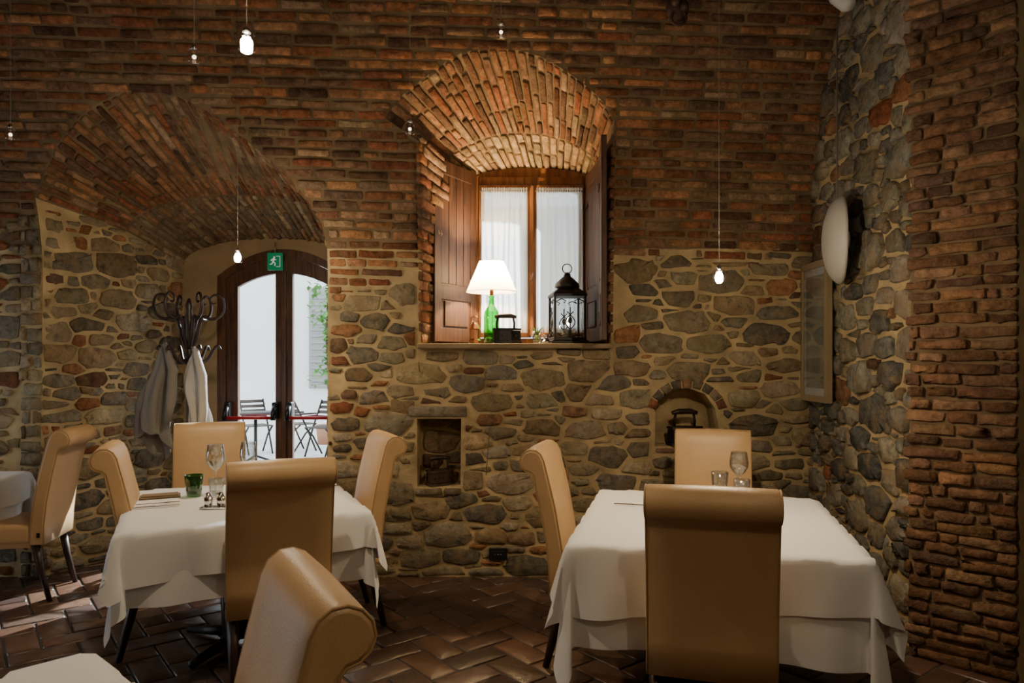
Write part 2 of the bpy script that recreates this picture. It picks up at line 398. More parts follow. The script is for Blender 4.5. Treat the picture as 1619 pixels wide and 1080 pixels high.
def rubble(mb,F,u0,u1,v0,v1,rects=(),asp=1.95,rr=(.020,.074),mort=.0095,h=.018,okc=None,brickp=.13,topf=None,pal=SP,brickf=None):
    S=asp
    area=(u1-u0)/S*(v1-v0); tries=int(area*3200)
    PT=np.zeros((6000,2));RD=np.zeros(6000);N=0
    for k in range(tries):
        fr=k/tries; r=rr[1]*(1-fr)**1.6+rr[0]*(1-(1-fr)**1.6); r*=U(.65,1.3)
        p=np.array([U(u0,u1)/S,U(v0,v1)])
        if N:
            d=np.hypot(PT[:N,0]-p[0],PT[:N,1]-p[1])
            if np.any(d<(RD[:N]+r)*.94): continue
        PT[N]=p;RD[N]=r;N+=1
        if N>=6000: break
    pts=PT[:N];rad=RD[:N]
    for i in range(N):
        x,y=pts[i]; r=rad[i]
        X=x*S
        if okc and not okc(X,y): continue
        q=3*r; pl=[(x-q,y-q),(x+q,y-q),(x+q,y+q),(x-q,y+q)]
        pl=clip(pl,1,0,u1/S);pl=clip(pl,-1,0,-u0/S);pl=clip(pl,0,1,v1);pl=clip(pl,0,-1,-v0)
        d=np.hypot(pts[:,0]-x,pts[:,1]-y)
        for jn in np.where((d<4*r+1.6*rr[1])&(d>1e-9))[0]:
            ex,ey=pts[jn][0]-x,pts[jn][1]-y; D=d[jn]
            t=(D*D+r*r-rad[jn]**2)/(2*D)
            a,b=ex/D,ey/D
            if abs(b)>abs(a): a*=.55
            else: b*=.55
            l=math.hypot(a,b); a/=l;b/=l
            mx,my=x+ex/D*t,y+ey/D*t
            pl=clip(pl,a,b,a*mx+b*my)
            if len(pl)<3: break
        if len(pl)<3: continue
        pl=[(p[0]*S,p[1]) for p in pl]; bad=False
        for (a0,a1,b0,b1) in rects:
            if a0<X<a1 and b0<y<b1: bad=True;break
            ds=[(a0-X,(1,0,a0)),(X-a1,(-1,0,-a1)),(b0-y,(0,1,b0)),(y-b1,(0,-1,-b1))]
            m_=max(ds,key=lambda t:t[0]); pl=clip(pl,*m_[1])
            if len(pl)<3: bad=True;break
        if bad: continue
        if topf: pl=clip(pl,0,1,topf(X))
        if len(pl)<3: continue
        cx=sum(p[0] for p in pl)/len(pl); cy=sum(p[1] for p in pl)/len(pl)
        hw=max(abs(p[0]-cx) for p in pl)+1e-6; hh=max(abs(p[1]-cy) for p in pl)+1e-6
        if hw<.018 or hh<.012: continue
        m_=mort*U(.5,2.2)
        pl=[(p[0]+(cx-p[0])*min(.6,m_/hw),p[1]+(cy-p[1])*min(.6,m_/hh)) for p in pl]
        for it in range(2):
            o=[];n=len(pl); w=(.13 if it==0 else .25)
            for k in range(n):
                a=pl[k];b=pl[(k+1)%n]
                o.append((a[0]+(b[0]-a[0])*w,a[1]+(b[1]-a[1])*w)); o.append((a[0]+(b[0]-a[0])*(1-w),a[1]+(b[1]-a[1])*(1-w)))
            pl=o
            if it==0: 
                q_=min(hw,hh)*.15
                pl=[(p[0]+U(-1,1)*q_,p[1]+U(-1,1)*q_) for p in pl]
        bp_=brickf(X,y) if brickf else brickp
        if U(0,1)<bp_ and hw<.13: col=jcol(random.choice(BP)); mt=M_BRICK
        else: col=jcol(random.choice(pal),.3); mt=M_STONE
        unit(mb,pl,F,h*U(.3,1.25),mt,col,inset=min(U(.005,.013),hh*.5),rough=.22)

def wallok(u,z_s):
    y,z=szy(z_s)
    if z<zb(u): return False
    if pip(u,z,Wp) or pip(u,z,Dp): return False
    return True
mb=MB(); lay(mb,Fwall,XL,XR,2.0-.09,TS[-1],ok=wallok,slope=.028,gap=.015)
o=mb.build('vault_brickwork',parent=wall,fixn=False)
mb=MB()
rubble(mb,Fwall,XL,2.1,0.0,2.55,rects=[(-3.37,-1.27,-1,9),(-.66,.70,1.575,9),(-.665,-.34,.60,1.19),(.965,1.445,.88,1.33)],
       topf=lambda x:zb(x)-.005,
       brickf=lambda x,y: .55 if (-1.27<x<-1.02) else (.36 if y>1.85 else (.28 if y<.9 else .20)))
lay(mb,Fwall,-3.385,-3.232,0,2.5,ch=.095,lr=(.10,.18),pal=SP,h=.022,mat=M_STONE,j=.008)
lay(mb,Fwall,-.72,-.30,1.095,1.185,ch=.09,lr=(.5,.6),pal=[(.24,.20,.14)],h=.03,mat=M_STONE)
lay(mb,Fwall,-.68,-.34,.555,.62,ch=.06,lr=(.3,.4),pal=[(.22,.18,.12)],h=.03,mat=M_STONE)
lay(mb,Fwall,.98,1.16,.845,.90,ch=.055,lr=(.2,.3),pal=BP,h=.03)
for k in range(9):
    a0=math.pi*(.08+.84*k/9);a1=math.pi*(.08+.84*(k+1)/9)
    cx,cz,rx,rz_=1.205,1.10,.225,.205
    P=[]
    for (aa,ex_) in ((a0+.02,0),(a0+.02,.06),(a1-.02,.06),(a1-.02,0)): P.append((cx-(rx+ex_)*math.cos(aa),cz+(rz_+ex_)*math.sin(aa)))
    unit(mb,P,Fwall,.018,M_STONE if k%4 else M_BRICK,jcol(random.choice(SP if k%4 else BP)),.006)
o=mb.build('wall_rubble_stones',parent=wall,fixn=False)

class Curve:
    def __init__(s,pts):
        s.P=[Vector(p) for p in pts]; d=[0]
        for a,b in zip(s.P[:-1],s.P[1:]): d.append(d[-1]+(b-a).length)
        s.d=np.array(d); s.L=d[-1]; s.A=np.array([list(p) for p in s.P])
    def at(s,t):
        t=min(max(t,0),1)*s.L
        return Vector([float(np.interp(t,s.d,s.A[:,k])) for k in range(3)])
def Fruled(A,B,cen,swap=False,du=1,dv=1):
    A=Curve(A);B=Curve(B); cen=Vector(cen)
    def F(u,v,h):
        if swap: u,v=v,u
        w=u/du;t=v/dv
        p=A.at(t).lerp(B.at(t),w)
        e=.01; t2=min(t+e,1);t1=max(t-e,0)
        T=(A.at(t2).lerp(B.at(t2),w))-(A.at(t1).lerp(B.at(t1),w)); D=B.at(t)-A.at(t)
        nn=T.cross(D)
        if nn.length<1e-9: nn=cen-p
        nn.normalize()
        if nn.dot(cen-p)<0: nn=-nn
        return tuple(p+nn*(h+.004))
    return F,A,B
mb=MB()
WMd=ext(WO,WI,.66)
F,A,B=Fruled(WO,WMd,(0,5,2.4),du=.66,dv=1.75); lay(mb,F,0.0,.66,0,1.75,ch=.060,lr=(.2,.28),gap=.012)
F,A,B=Fruled(WMd,WI,(0.1,5.3,2.4),du=.33,dv=1.15)
lay(mb,F,0,.33,0,1.15,ch=.058,lr=(.2,.26),gap=.011,pal=[(.44,.29,.15),(.40,.25,.13),(.48,.34,.19),(.42,.30,.17)])
F,A,B=Fruled([(-.63,WY,WB),(-.63,4.75,3.02)],[(-.304,5.5,WB),(-.304,5.5,2.86)],(.1,5,2),du=.65,dv=1.3); lay(mb,F,0,.63,0,1.3)
F,A,B=Fruled([(.68,WY,WB),(.68,4.75,3.05)],[(.60,5.5,WB),(.60,5.5,2.88)],(-.1,5,2),du=.6,dv=1.35); lay(mb,F,0,.6,0,1.35)
F,A,B=Fruled(DO,DM,(-2.1,5,1.5),du=.8,dv=2.6); lay(mb,F,0,.8,0,2.6,ch=.060,lr=(.2,.28),gap=.014)
F,A,B=Fruled(DM,DI,(-2.1,5.6,1.0),du=.55,dv=1.85); lay(mb,F,0,.55,0,1.85,ch=.056,lr=(.18,.26),gap=.014,pal=[(.26,.18,.11),(.31,.23,.15),(.22,.15,.10),(.28,.16,.09)])
o=mb.build('arch_brickwork',parent=wall,fixn=False)
mb=MB()
def Fdl(u,v,h):
    pts=[(-3.25,4.9),(-2.95,5.45),(-2.77,6.0)]; ds=[0,.6265,1.205]
    x=float(np.interp(u,ds,[p[0] for p in pts])); y=float(np.interp(u,ds,[p[1] for p in pts]))
    return (x+.88*h+.004,y-.47*h,v)
rubble(mb,Fdl,0.0,1.2,0,2.6,topf=lambda x:2.60-.2*x+.02*math.sin(x*5),brickp=.2)
def Fdr(u,v,h): return (-1.265-h,4.9+u,v)
rubble(mb,Fdr,.02,1.05,0,2.3,brickp=.25)
def Fn1(u,v,h): return (u,5.135-h,v)
rubble(mb,Fn1,-.65,-.36,.62,1.09,brickp=.3,h=.01)
o=mb.build('reveal_stones',parent=wall,fixn=False)

mb=MB()
fp=[(2.07,5.2),(2.07,3.63),(2.35,3.30),(2.44,3.30),(2.50,3.62),(3.3,3.9),(3.3,5.2)]
n=len(fp); vs=[(x,y,-.1) for x,y in fp]+[(x,y,5.3) for x,y in fp]
mb.add(vs,[list(range(n)),list(range(2*n-1,n-1,-1))]+[[i,i+n,(i+1)%n+n,(i+1)%n] for i in range(n)],M_MORT)
wr=mb.build('wall_right')
mb=MB()
def Frw(u,v,h): return (2.07-h,4.93-u,v)
rubble(mb,Frw,0,1.31,0,4.1,rr=(.024,.095),asp=1.35,brickp=.06,h=.030,pal=SPR,mort=.009)
def Fp(u,v,h):
    b=.022+.020*math.sin(v*1.9+.6)+.006*math.sin(v*9)
    d=Vector((.28,-.33)).normalized(); nx,ny=-.762,-.647
    p=Vector((2.07,3.63))+d*u
    k=h+.022+b*(1-u/.45)
    return (p.x+nx*k,p.y+ny*k,v)
NV=60
core=[];NU=5
for jv in range(NV+1):
    for iu in range(NU+1): core.append(Fp(-.02+.45*iu/NU,4.4*jv/NV,-.006))
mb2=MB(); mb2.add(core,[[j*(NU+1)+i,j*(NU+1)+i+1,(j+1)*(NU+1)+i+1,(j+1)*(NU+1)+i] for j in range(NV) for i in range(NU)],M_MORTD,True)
mb2.build('pier_mortar',parent=wr,fixn=False)
PPL=[(.21,.11,.06),(.26,.14,.075),(.165,.09,.055),(.23,.13,.08),(.14,.08,.055),(.19,.10,.058),(.29,.17,.10)]
lay(mb,Fp,-.06,.44,0,4.3,ch=.060,lr=(.12,.28),gap=.010,h=.015,j=.006,pal=PPL,ok=lambda u,v: u>-.04+.02*math.sin(v*40))
def Fpr(u,v,h): return (2.44+.06*u/.33+h,3.30+u,v)
lay(mb,Fpr,.0,.3,0,4.3)
mb.build('pier_brickwork',parent=wr,fixn=False)
mb=MB(); mb.box((2.50,3.20,1.9),(.09,.14,3.8),M_DWOOD,.006); mb.build('trim_1')

mb=MB()
rp=[(CY-AY*math.cos(math.pi/2*i/20),ZS+AZ*math.sin(math.pi/2*i/20)) for i in range(21)]
vs=[];fs=[]
for x in (XL,XR):
    for y,z in rp: vs.append((x,y,z))
    for y,z in rp: vs.append((x,y-.15 if y<0 else y,z+.2))
m_=len(rp)
for i in range(m_-1):
    fs+= [[i,i+1,2*m_+i+1,2*m_+i],[m_+i,2*m_+m_+i,2*m_+m_+i+1,m_+i+1],[i,m_+i,m_+i+1,i+1],[2*m_+i,2*m_+i+1,3*m_+i+1,3*m_+i]]
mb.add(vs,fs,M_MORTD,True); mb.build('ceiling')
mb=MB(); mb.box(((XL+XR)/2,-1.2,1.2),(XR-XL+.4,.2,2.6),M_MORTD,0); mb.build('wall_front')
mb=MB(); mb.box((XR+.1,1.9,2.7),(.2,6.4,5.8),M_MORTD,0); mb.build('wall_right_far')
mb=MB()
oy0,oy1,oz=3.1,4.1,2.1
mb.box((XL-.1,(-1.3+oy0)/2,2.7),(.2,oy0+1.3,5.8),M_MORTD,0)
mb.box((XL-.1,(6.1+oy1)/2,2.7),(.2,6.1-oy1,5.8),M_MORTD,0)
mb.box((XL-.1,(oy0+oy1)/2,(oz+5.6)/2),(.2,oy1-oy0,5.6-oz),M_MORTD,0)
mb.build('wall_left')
mb=MB()
for y in (oy0+.05,(oy0+oy1)/2,oy1-.05): mb.box((XL-.1,y,oz/2),(.06,.08,oz),M_DOORW,.004)
for z in (.06,1.1,oz-.05): mb.box((XL-.1,(oy0+oy1)/2,z),(.05,oy1-oy0,.05),M_DOORW,.004)
mb.build('door_2')
mb=MB(); mb.box((-.8,2.4,-.06),(8.6,7.6,.11),M_GROUT,0); fl=mb.build('floor')
mb=MB(); W=.155; an=math.radians(38); ca,sa=math.cos(an),math.sin(an)
def Ff(u,v,h): return (u*ca-v*sa-.8,u*sa+v*ca+2.6,h-.004)
TP=[(.125,.066,.045),(.095,.054,.04),(.15,.083,.056),(.11,.068,.052),(.13,.07,.045),(.08,.05,.04)]
for k in range(-45,46):
    for m2 in range(-14,15):
        for hv in (0,1):
            bx,by=(k+4*m2,k) if hv==0 else (k+4*m2,k+1)
            w,l=(2,1) if hv==0 else (1,2)
            cxx,cyy=(bx+w/2)*W,(by+l/2)*W
            p=Ff(cxx,cyy,0)
            if not(-4.9<p[0]<3.3 and -.9<p[1]<5.9): continue
            g=.005
            pl=brickpoly(bx*W+g,(bx+w)*W-g,by*W+g,(by+l)*W-g,.0012)
            unit(mb,pl,Ff,.005,M_TILE,jcol(random.choice(TP),.25),.008,deep=-.01)
mb.build('floor_tiles',parent=fl,fixn=False)

# ============================ window ============================
wn=bpy.data.objects.new('window_1',None); bpy.context.scene.collection.objects.link(wn)
def archloop(x0,x1,zb_,ft,n=16):
    return [(x0,zb_)]+[(x0+(x1-x0)*i/n,ft(x0+(x1-x0)*i/n)) for i in range(n+1)]+[(x1,zb_)]
wt=lambda x: 2.88+.09*math.sqrt(max(0,1-((x-.148)/.452)**2))
mb=MB()
mb.ringprism(archloop(-.304,.60,1.6,wt),archloop(-.245,.545,1.66,lambda x:wt(x)-.075),5.46,5.54,M_WINW)
def casement(x0,x1):
    mb.ringprism(archloop(x0,x1,1.665,lambda x:2.83),archloop(x0+.04,x1-.04,1.74,lambda x:2.78),5.43,5.475,M_WINW)
    mb.box(((x0+x1)/2,5.455,2.27),(x1-x0-.08,.004,1.05),M_PANE,0)
casement(-.25,.148);casement(.152,.545)
mb.box((.15,5.415,2.25),(.03,.02,1.14),M_WINW,.004)
mb.box((.15,5.47,2.865),(.80,.05,.06),M_WINW,.004)
mb.tube([(.15,5.40,2.1),(.15,5.37,2.1),(.15,5.37,2.16)],.008,M_COPPER)
mb.build('window_frame',parent=wn)
def curtain(x0,x1,name,seed):
    mb=MB()
    def fn(u,v):
        z=2.80-v*1.10
        x=x0+(x1-x0)*u
        uu=u+.02*math.sin(v*4+u*9+seed)
        ph=uu*math.pi*2*8
        amp=(.5+.5*math.sin(u*7+seed)**2)*(.5+.7*v)
        y=5.39+.013*math.sin(ph+.8*math.sin(v*3+seed))*amp+.007*math.sin(ph*.41+v*4)
        if v<.05: y=5.39+.013*math.sin(ph*2.5)
        return (x,y,z)
    mb.grid(140,30,fn,M_CURT)
    mb.tube([(x0-.01,5.39,2.775),(x1+.01,5.39,2.775)],.005,M_WIRE)
    mb.build(name,parent=wn)
curtain(-.235,.118,'curtain',0); curtain(.185,.535,'curtain_b',2)
def shutter(p0,p1,z0,z1,name):
    d=Vector((p1[0]-p0[0],p1[1]-p0[1],0)); L=d.length; a=math.atan2(d.y,d.x)
    mb=MB(); h=z1-z0
    mb.box((L/2,0,h/2),(L-.14,.018,h-.16),M_SHUT,0)
    for x in (.04,L-.04): mb.box((x,0,h/2),(.08,.036,h),M_SHUT,.004)
    for z in (.05,h*.27,h*.97-.02): mb.box((L/2,0,z),(L-.14,.036,.10),M_SHUT,.004)
    k=int((L-.16)/.1)+1
    for s_ in (-1,1):
        for i in range(k):
            x=.08+(L-.16)*(i+.5)/k
            mb.box((x,s_*.011,h*.62),((L-.16)/k-.006,.008,h*.60),M_SHUT,.003)
        mb.box((L/2,s_*.014,h*.155),(L-.24,.014,h*.14),M_SHUT,.006)
    for z in (.18,h-.25): mb.box((L-.05,.022,z),(.13,.006,.03),M_IRON,.002)
    mb.build(name,(p0[0],p0[1],z0),a,parent=wn)
shutter((-.555,4.98),(-.285,5.44),1.625,2.93,'shutter_left')
shutter((.625,4.96),(.575,5.43),1.625,2.90,'shutter_right_a')
shutter((.585,4.52),(.622,4.94),1.625,2.93,'shutter_right_b')
mb=MB(); mb.tube([(-.56,4.98,2.18),(-.59,4.93,2.20),(-.60,4.91,2.26)],.008,M_IRON); mb.build('shutter_hook',parent=wn)
mb=MB(); mb.box((.02,5.14,1.59),(1.33,.66,.035),M_SILL,.01); mb.build('window_sill',parent=wn)

# ============================ door ============================
dr=bpy.data.objects.new('door_1',None); bpy.context.scene.collection.objects.link(dr)
dt=lambda x:2.2+.23*(1-((x+1.93)/.56)**2)
it=lambda x:2.3+.22*math.sqrt(max(0,1-((x+2.01)/.76)**2))
mb=MB(); mb.ringprism(archloop(-2.80,-1.22,-.02,lambda x:it(min(max(x,-2.77),-1.25))+.04),archloop(-2.49,-1.37,-.02,dt),6.0,6.14,M_PLAS); mb.build('door_surround',parent=dr)
mb=MB(); mb.ringprism(archloop(-2.49,-1.37,-.02,dt),archloop(-2.42,-1.44,.0,lambda x:dt(x)-.07),6.01,6.11,M_DOORW)
def leaf(x0,x1,g0,g1):
    mb.ringprism(archloop(x0,x1,.01,lambda x:dt(x)-.072),archloop(g0,g1,.32,lambda x:dt(x)-.20),6.03,6.08,M_DOORW)
    mb.prism(archloop(g0,g1,.32,lambda x:dt(x)-.20),6.052,6.056,M_PANE)
leaf(-2.42,-1.932,-2.325,-2.005); leaf(-1.928,-1.44,-1.86,-1.53)
mb.box((-1.93,6.02,1.15),(.04,.03,2.2),M_DOORW,.006)
for (a,b) in ((-2.39,-1.99),(-1.87,-1.47)):
    mb.tube([(a,5.92,1.01),(b,5.92,1.01)],.014,M_RED,12)
    for x in (a,b):
        mb.box((x,5.985,1.07),(.05,.07,.14),M_BLACK,.012)
        mb.tube([(x,5.97,1.12),(x,5.92,1.05),(x,5.915,.99)],.021,M_BLACK,10)
mb.build('door_leaves',parent=dr)
mb=MB()
mb.box((0,0,0),(.125,.018,.145),M_SGREEN,.003)
yy=-.0105
def fl2(P): mb.prism([(x*.001,z*.001) for x,z in P],yy-.002,yy+.001,M_SWHITE)
fl2([(12,-45),(45,-45),(45,45),(12,45),(12,41),(41,41),(41,-41),(12,-41)][::-1])
circ=lambda cx,cz,r:[(cx+r*math.cos(a*math.pi/6),cz+r*math.sin(a*math.pi/6)) for a in range(12)]
fl2(circ(-4,34,8))
def limb(a,b,w):
    d=Vector((b[0]-a[0],b[1]-a[1])).normalized(); p=Vector((-d.y,d.x))*w/2
    fl2([(a[0]+p.x,a[1]+p.y),(a[0]-p.x,a[1]-p.y),(b[0]-p.x,b[1]-p.y),(b[0]+p.x,b[1]+p.y)])
limb((-7,26),(-14,-4),14);limb((-14,-2),(4,-14),8);limb((4,-14),(0,-36),8);limb((-14,-2),(-24,-22),8);limb((-24,-22),(-42,-24),8)
limb((-6,22),(12,12),6);limb((-10,22),(-28,14),6);limb((-28,14),(-30,2),6)
mb.tube([(0,0,.07),(0,0,.16)],.004,M_STEEL)
mb.build('exit_sign',(-1.965,5.9,2.31))

# ============================ courtyard ============================
mb=MB(); mb.box((-3,10.6,-.06),(18,9,.1),M_PAVE,0); mb.build('courtyard_ground')
mb=MB(); mb.box((-3,13.6,2.15),(18,.3,4.5),M_FAC,0)
mb.box((-3.62,13.42,1.9),(.42,.05,1.9),M_GSHUT,.01); 
for i in range(14): mb.box((-3.62,13.385,1.1+i*.12),(.34,.02,.05),M_GSHUT,.004)
mb.build('courtyard_facade')
mb=MB()
for i in range(420):
    a=U(0,6.28);r=min(.3,abs(random.gauss(0,.20))); z=U(1.0,3.1); k=.12 if 1.5<z<2.0 else .32
    c=Vector((-3.28+math.cos(a)*r*1.2*k*3,12.7+math.sin(a)*r,z)); s_=U(.04,.09)
    e=Matrix.Rotation(U(0,6.28),3,'Z')@Matrix.Rotation(U(-1,1),3,'X')
    vs=[c+e@Vector(p)*s_ for p in ((0,-1,0),(.6,0,.1),(0,1.1,0),(-.6,0,.1))]
    mb.add(vs,[[0,1,2,3]],M_LEAF)
mb.tube([(-3.3,12.7,0),(-3.25,12.7,1),(-3.32,12.7,2),(-3.25,12.75,3)],.025,M_RUST)
mb.lathe([(.02,0),(.16,0),(.2,.34),(.17,.34),(.02,.30)],pmat('terracotta',(.35,.16,.09),.8),(-3.3,12.7,-.01)); mb.build('climbing_plant')
def bistro(name,loc,rz):
    mb=MB()
    for sx in (-.19,.19):
        mb.tube([(sx,-.2,0),(sx,.0,.44),(sx,.22,.86)] ,.014,M_IRON); mb.tube([(sx,.22,0),(sx,0,.3),(sx,-.19,.45)],.014,M_IRON)
        mb.tube([(sx,-.2,.62),(sx,.1,.62)],.014,M_IRON)
    for i in range(6): mb.box((0,-.18+i*.075,.45),(.40,.05,.016),M_DWOOD,.004)
    for i in range(4): mb.box((0,.10+i*.038,.60+i*.075),(.40,.014,.05),M_DWOOD,.004)
    mb.build(name,loc,rz)
bistro('bistro_chair',(-4.1,11.4,-.01),.7); bistro('bistro_chair',(-3.5,11.7,-.01),2.4); bistro('bistro_chair',(-2.95,11.1,-.01),-.4)
mb=MB(); mb.lathe([(.0,.71),(.36,.71),(.36,.735),(0,.735)],M_IRON); mb.tube([(0,0,.0),(0,0,.71)],.025,M_IRON)
for k in range(3): mb.tube([(0,0,.1),(.3*math.cos(k*2.1),.3*math.sin(k*2.1),.0)],.016,M_IRON)
mb.build('bistro_table',(-3.75,10.4,-.01))

# ============================ chairs ============================
CP=[(.055,.36),(.05,.48),(.034,.62),(.006,.78),(-.022,.90),(-.040,.97),(-.050,1.01),(-.066,1.042),(-.092,1.060),(-.122,1.062),(-.150,1.050),(-.170,1.026),(-.176,.996),(-.166,.968),(-.145,.950),(-.122,.945),(-.108,.93),(-.098,.88),(-.076,.78),(-.046,.62),(-.032,.48),(-.03,.36)]
def chairmesh():
    mb=MB(); n=len(CP)
    def off(k):
        o=[]
        for i in range(n):
            a=CP[i-1];b=CP[(i+1)%n]; t=Vector((b[0]-a[0],b[1]-a[1])).normalized(); nn=Vector((-t.y,t.x))
            p=Vector(CP[i]); o.append((p.x+nn.x*k,p.y+nn.y*k))
        return o
    t=off(.01); sgn=1
    if (t[2][0]>CP[2][0]): sgn=-1
    hw=.228
    secs=[(-hw,.014),(-hw+.004,.005),(-hw+.012,0),(-.12,-.002),(0,-.004),(.12,-.002),(hw-.012,0),(hw-.004,.005),(hw,.014)]
    vs=[];fs=[]
    for x,k in secs:
        for (a,b) in off(sgn*k): vs.append((x,a,b))
    for j in range(len(secs)-1):
        for i in range(n): fs.append([j*n+i,j*n+(i+1)%n,(j+1)*n+(i+1)%n,(j+1)*n+i])
    mb.add(vs,fs,M_LEATH,True)
    mb.add(vs,[list(range(n)),[ (len(secs)-1)*n+i for i in range(n)][::-1]],M_LEATH,False)
    for sx in (-1,1):
        mb.tube([(sx*(hw-.005),a,b) for a,b in off(sgn*.003)],.0035,M_PIPE,6,closed=True)
    mb.box((0,.265,.425),(.455,.44,.12),M_LEATH,.028,seg=4)
    mb.box((0,.255,.365),(.43,.42,.05),M_LEATH,.008)
    for sx in (-1,1):
        mb.tube([(sx*.195,.44,.36),(sx*.195,.445,.0)],[.026,.016],M_DWOOD,4)
        mb.tube([(sx*.195,.03,.37),(sx*.195,.0,.2),(sx*.195,-.05,.0)],[.026,.022,.016],M_DWOOD,4)
    mb.box((-.230,.0,.42),(.004,.018,.03),M_BLACK,0)
    return mb
first=None
def chair(p,f):
    global first
    f=Vector(f).normalized(); rz=math.atan2(-f.x,f.y)
    loc=(p[0]+f.x*.09,p[1]+f.y*.09,0)
    if first is None: o=chairmesh().build('dining_chair',loc,rz); first=o
    else:
        o=bpy.data.objects.new('dining_chair',first.data); bpy.context.scene.collection.objects.link(o); o.location=loc;o.rotation_euler=(0,0,rz)
chair((.69,2.46),(.25,.97))
chair((1.246,4.42),(-.25,-.97))
chair((.17,3.66),(.97,-.23))
chair((-1.01,3.12),(-.40,.91))
chair((-.77,4.22),(-.906,-.42))
chair((-2.06,3.68),(.906,.38))
chair((-2.08,4.90),(.36,-.93))
chair((-.43,1.45),(-.87,-.49))
chair((-2.86,4.60),(-1,-.20))

# ============================ tables ============================
def cloth(mb,hx,hy,d,off,zt,seed,n=96,rot=0,cor=1.0):
    rnd=random.Random(seed); ph=[rnd.uniform(0,6) for _ in range(8)]
    c,s=math.cos(rot),math.sin(rot)
    def fn(u,v):
        a=(u*2-1)*(hx+d); b=(v*2-1)*(hy+d)
        a,b=a*c-b*s,a*s+b*c
        ca_=max(-hx,min(hx,a)); cb=max(-hy,min(hy,b)); ox,oy=a-ca_,b-cb; r=math.hypot(ox,oy)
        z=zt
        if r<1e-6:
            crease=.0018*(math.exp(-(a/.006)**2)+math.exp(-((b-.05)/.006)**2))
            return (a,b,z+.0012*math.sin(a*9+ph[0])*math.sin(b*7+ph[1])+crease)
        dx,dy=ox/r,oy/r
        cr=abs(2*dx*dy)
        q=a if abs(dy)>abs(dx) else b
        k=r/d
        w=math.sin(q*13+ph[2])*.6+math.sin(q*23+ph[3]+k)*.4
        out=off+ (1-math.exp(-r*40))*.012 + w*.024*k*(1-cr) + cr*k*.065*cor
        sw=.035*k*math.sin(ph[4]+ca_*3)*cr
        ang=math.atan2(dy,dx); fold=math.sin(ang*8+ph[5])*.035*cr*k
        return (ca_+dx*out+(-dy)*(fold+sw),cb+dy*out+dx*(fold+sw),z-(r if r>.01 else r*.6)*(.985-.03*cr))
    mb.grid(n,n,fn,M_CLOTH)
def table(loc,rz,hx,hy,d1,d2,seed,rot2=.05):
    mb=MB()
    mb.box((0,0,.725),(2*hx,2*hy,.035),M_DWOOD,.004)
    mb.tube([(0,0,.03),(0,0,.71)],.04,M_IRON,16)
    for k in range(4):
        a=k*math.pi/2+math.pi/4; mb.tube([(0,0,.06),(.36*math.cos(a),.36*math.sin(a),.022)],[.035,.02],M_IRON,8)
    mb.box((0,0,.70),(.5,.5,.02),M_IRON,.004)
    cloth(mb,hx,hy,d1,.008,.748,seed)
    cloth(mb,hx,hy,d2,.030,.752,seed+5,rot=rot2)
    return mb.build('dining_table',loc,rz,fixn=False)
table((.93,3.365,0),-.235,.55,.60,.42,.25,3,.09)
table((-1.43,3.77,0),.436,.525,.54,.33,.20,11,.07)
table((-3.64,4.30,0),.10,.42,.42,.32,.20,23)
table((-1.04,1.10,0),-.72,.49,.49,.35,.2,31)

# ============================ tableware ============================
def wine(loc,h=.25,r=.043,name='wine_glass'):
    mb=MB(); s=h/.25
    P=[(.0,.001),(.036,.002),(.036,.004),(.006,.010),(.0045,.02),(.004,.10),(.008,.115),(.028,.135),(.042,.165),(.044,.19),(.036,.25),(.0345,.25),(.042,.19),(.040,.166),(.026,.138),(.001,.120)]
    mb.lathe([(a*s*r/.043,b*s) for a,b in P],M_GLASS,n=28); return mb.build(name,loc)
def tumbler(loc,mat,name,h=.10,r=.042):
    mb=MB(); mb.lathe([(0,.001),(r*.72,.001),(r*.85,h*.4),(r,h),(r-.003,h),(r*.85-.004,h*.4),(r*.66,.012),(0,.012)],mat,n=28); return mb.build(name,loc)
wine((-1.66,3.98,.754),.27,.046);wine((-1.52,4.10,.754),.27,.044)
tumbler((-1.735,3.88,.754),M_GREEND,'green_tumbler',.115,.05)
tumbler((-1.60,3.85,.754),M_GLASS,'water_glass')
wine((1.235,3.87,.755),.24,.052);tumbler((1.135,3.885,.755),M_GLASS,'water_glass',.13,.047)
tumbler((1.215,3.76,.755),M_GLASS,'water_glass',.11,.044)
def cutlery(loc,rz,kind):
    mb=MB()
    if kind=='table_knife':
        mb.box((0,-.05,.004),(.014,.10,.006),M_CHROME,.002); mb.box((0,.055,.004),(.018,.12,.002),M_CHROME,.0008)
    else:
        mb.box((0,-.03,.004),(.010,.13,.003),M_CHROME,.001); mb.box((0,.05,.004),(.024,.03,.003),M_CHROME,.001)
        for i in range(4): mb.box((-.009+i*.006,.085,.004),(.003,.05,.002),M_CHROME,.0005)
    mb.build(kind,loc,rz)
for (x,y,r) in ((-1.80,3.58,-1.13),(-1.12,4.13,-1.13)):
    cutlery((x,y,.755),r,'table_knife'); cutlery((x-.03,y+.08,.755),r,'dinner_fork')
cutlery((.62,3.62,.756),-1.8,'table_knife')
for p,r in (((-1.90,3.84,.757),.44),((-1.12,3.90,.757),.44),((-3.55,4.4,.757),.1),((1.02,3.80,.757),-.2)):
    mb=MB(); mb.box((0,0,.004),(.20 if p[0]<0 else .10,.10,.006),M_NAP,.002); mb.box((.0,.0,.011),(.18 if p[0]<0 else .09,.08,.006),M_NAP,.002); mb.build('folded_napkin',p,r)
mb=MB(); mb.lathe([(0,0),(.02,0),(.022,.05),(.014,.06),(.012,.075),(0,.08)],M_CHROME,(0,0,0)); mb.lathe([(0,0),(.02,0),(.022,.05),(.014,.06),(.012,.075),(0,.08)],M_CHROME,(.06,.01,0))
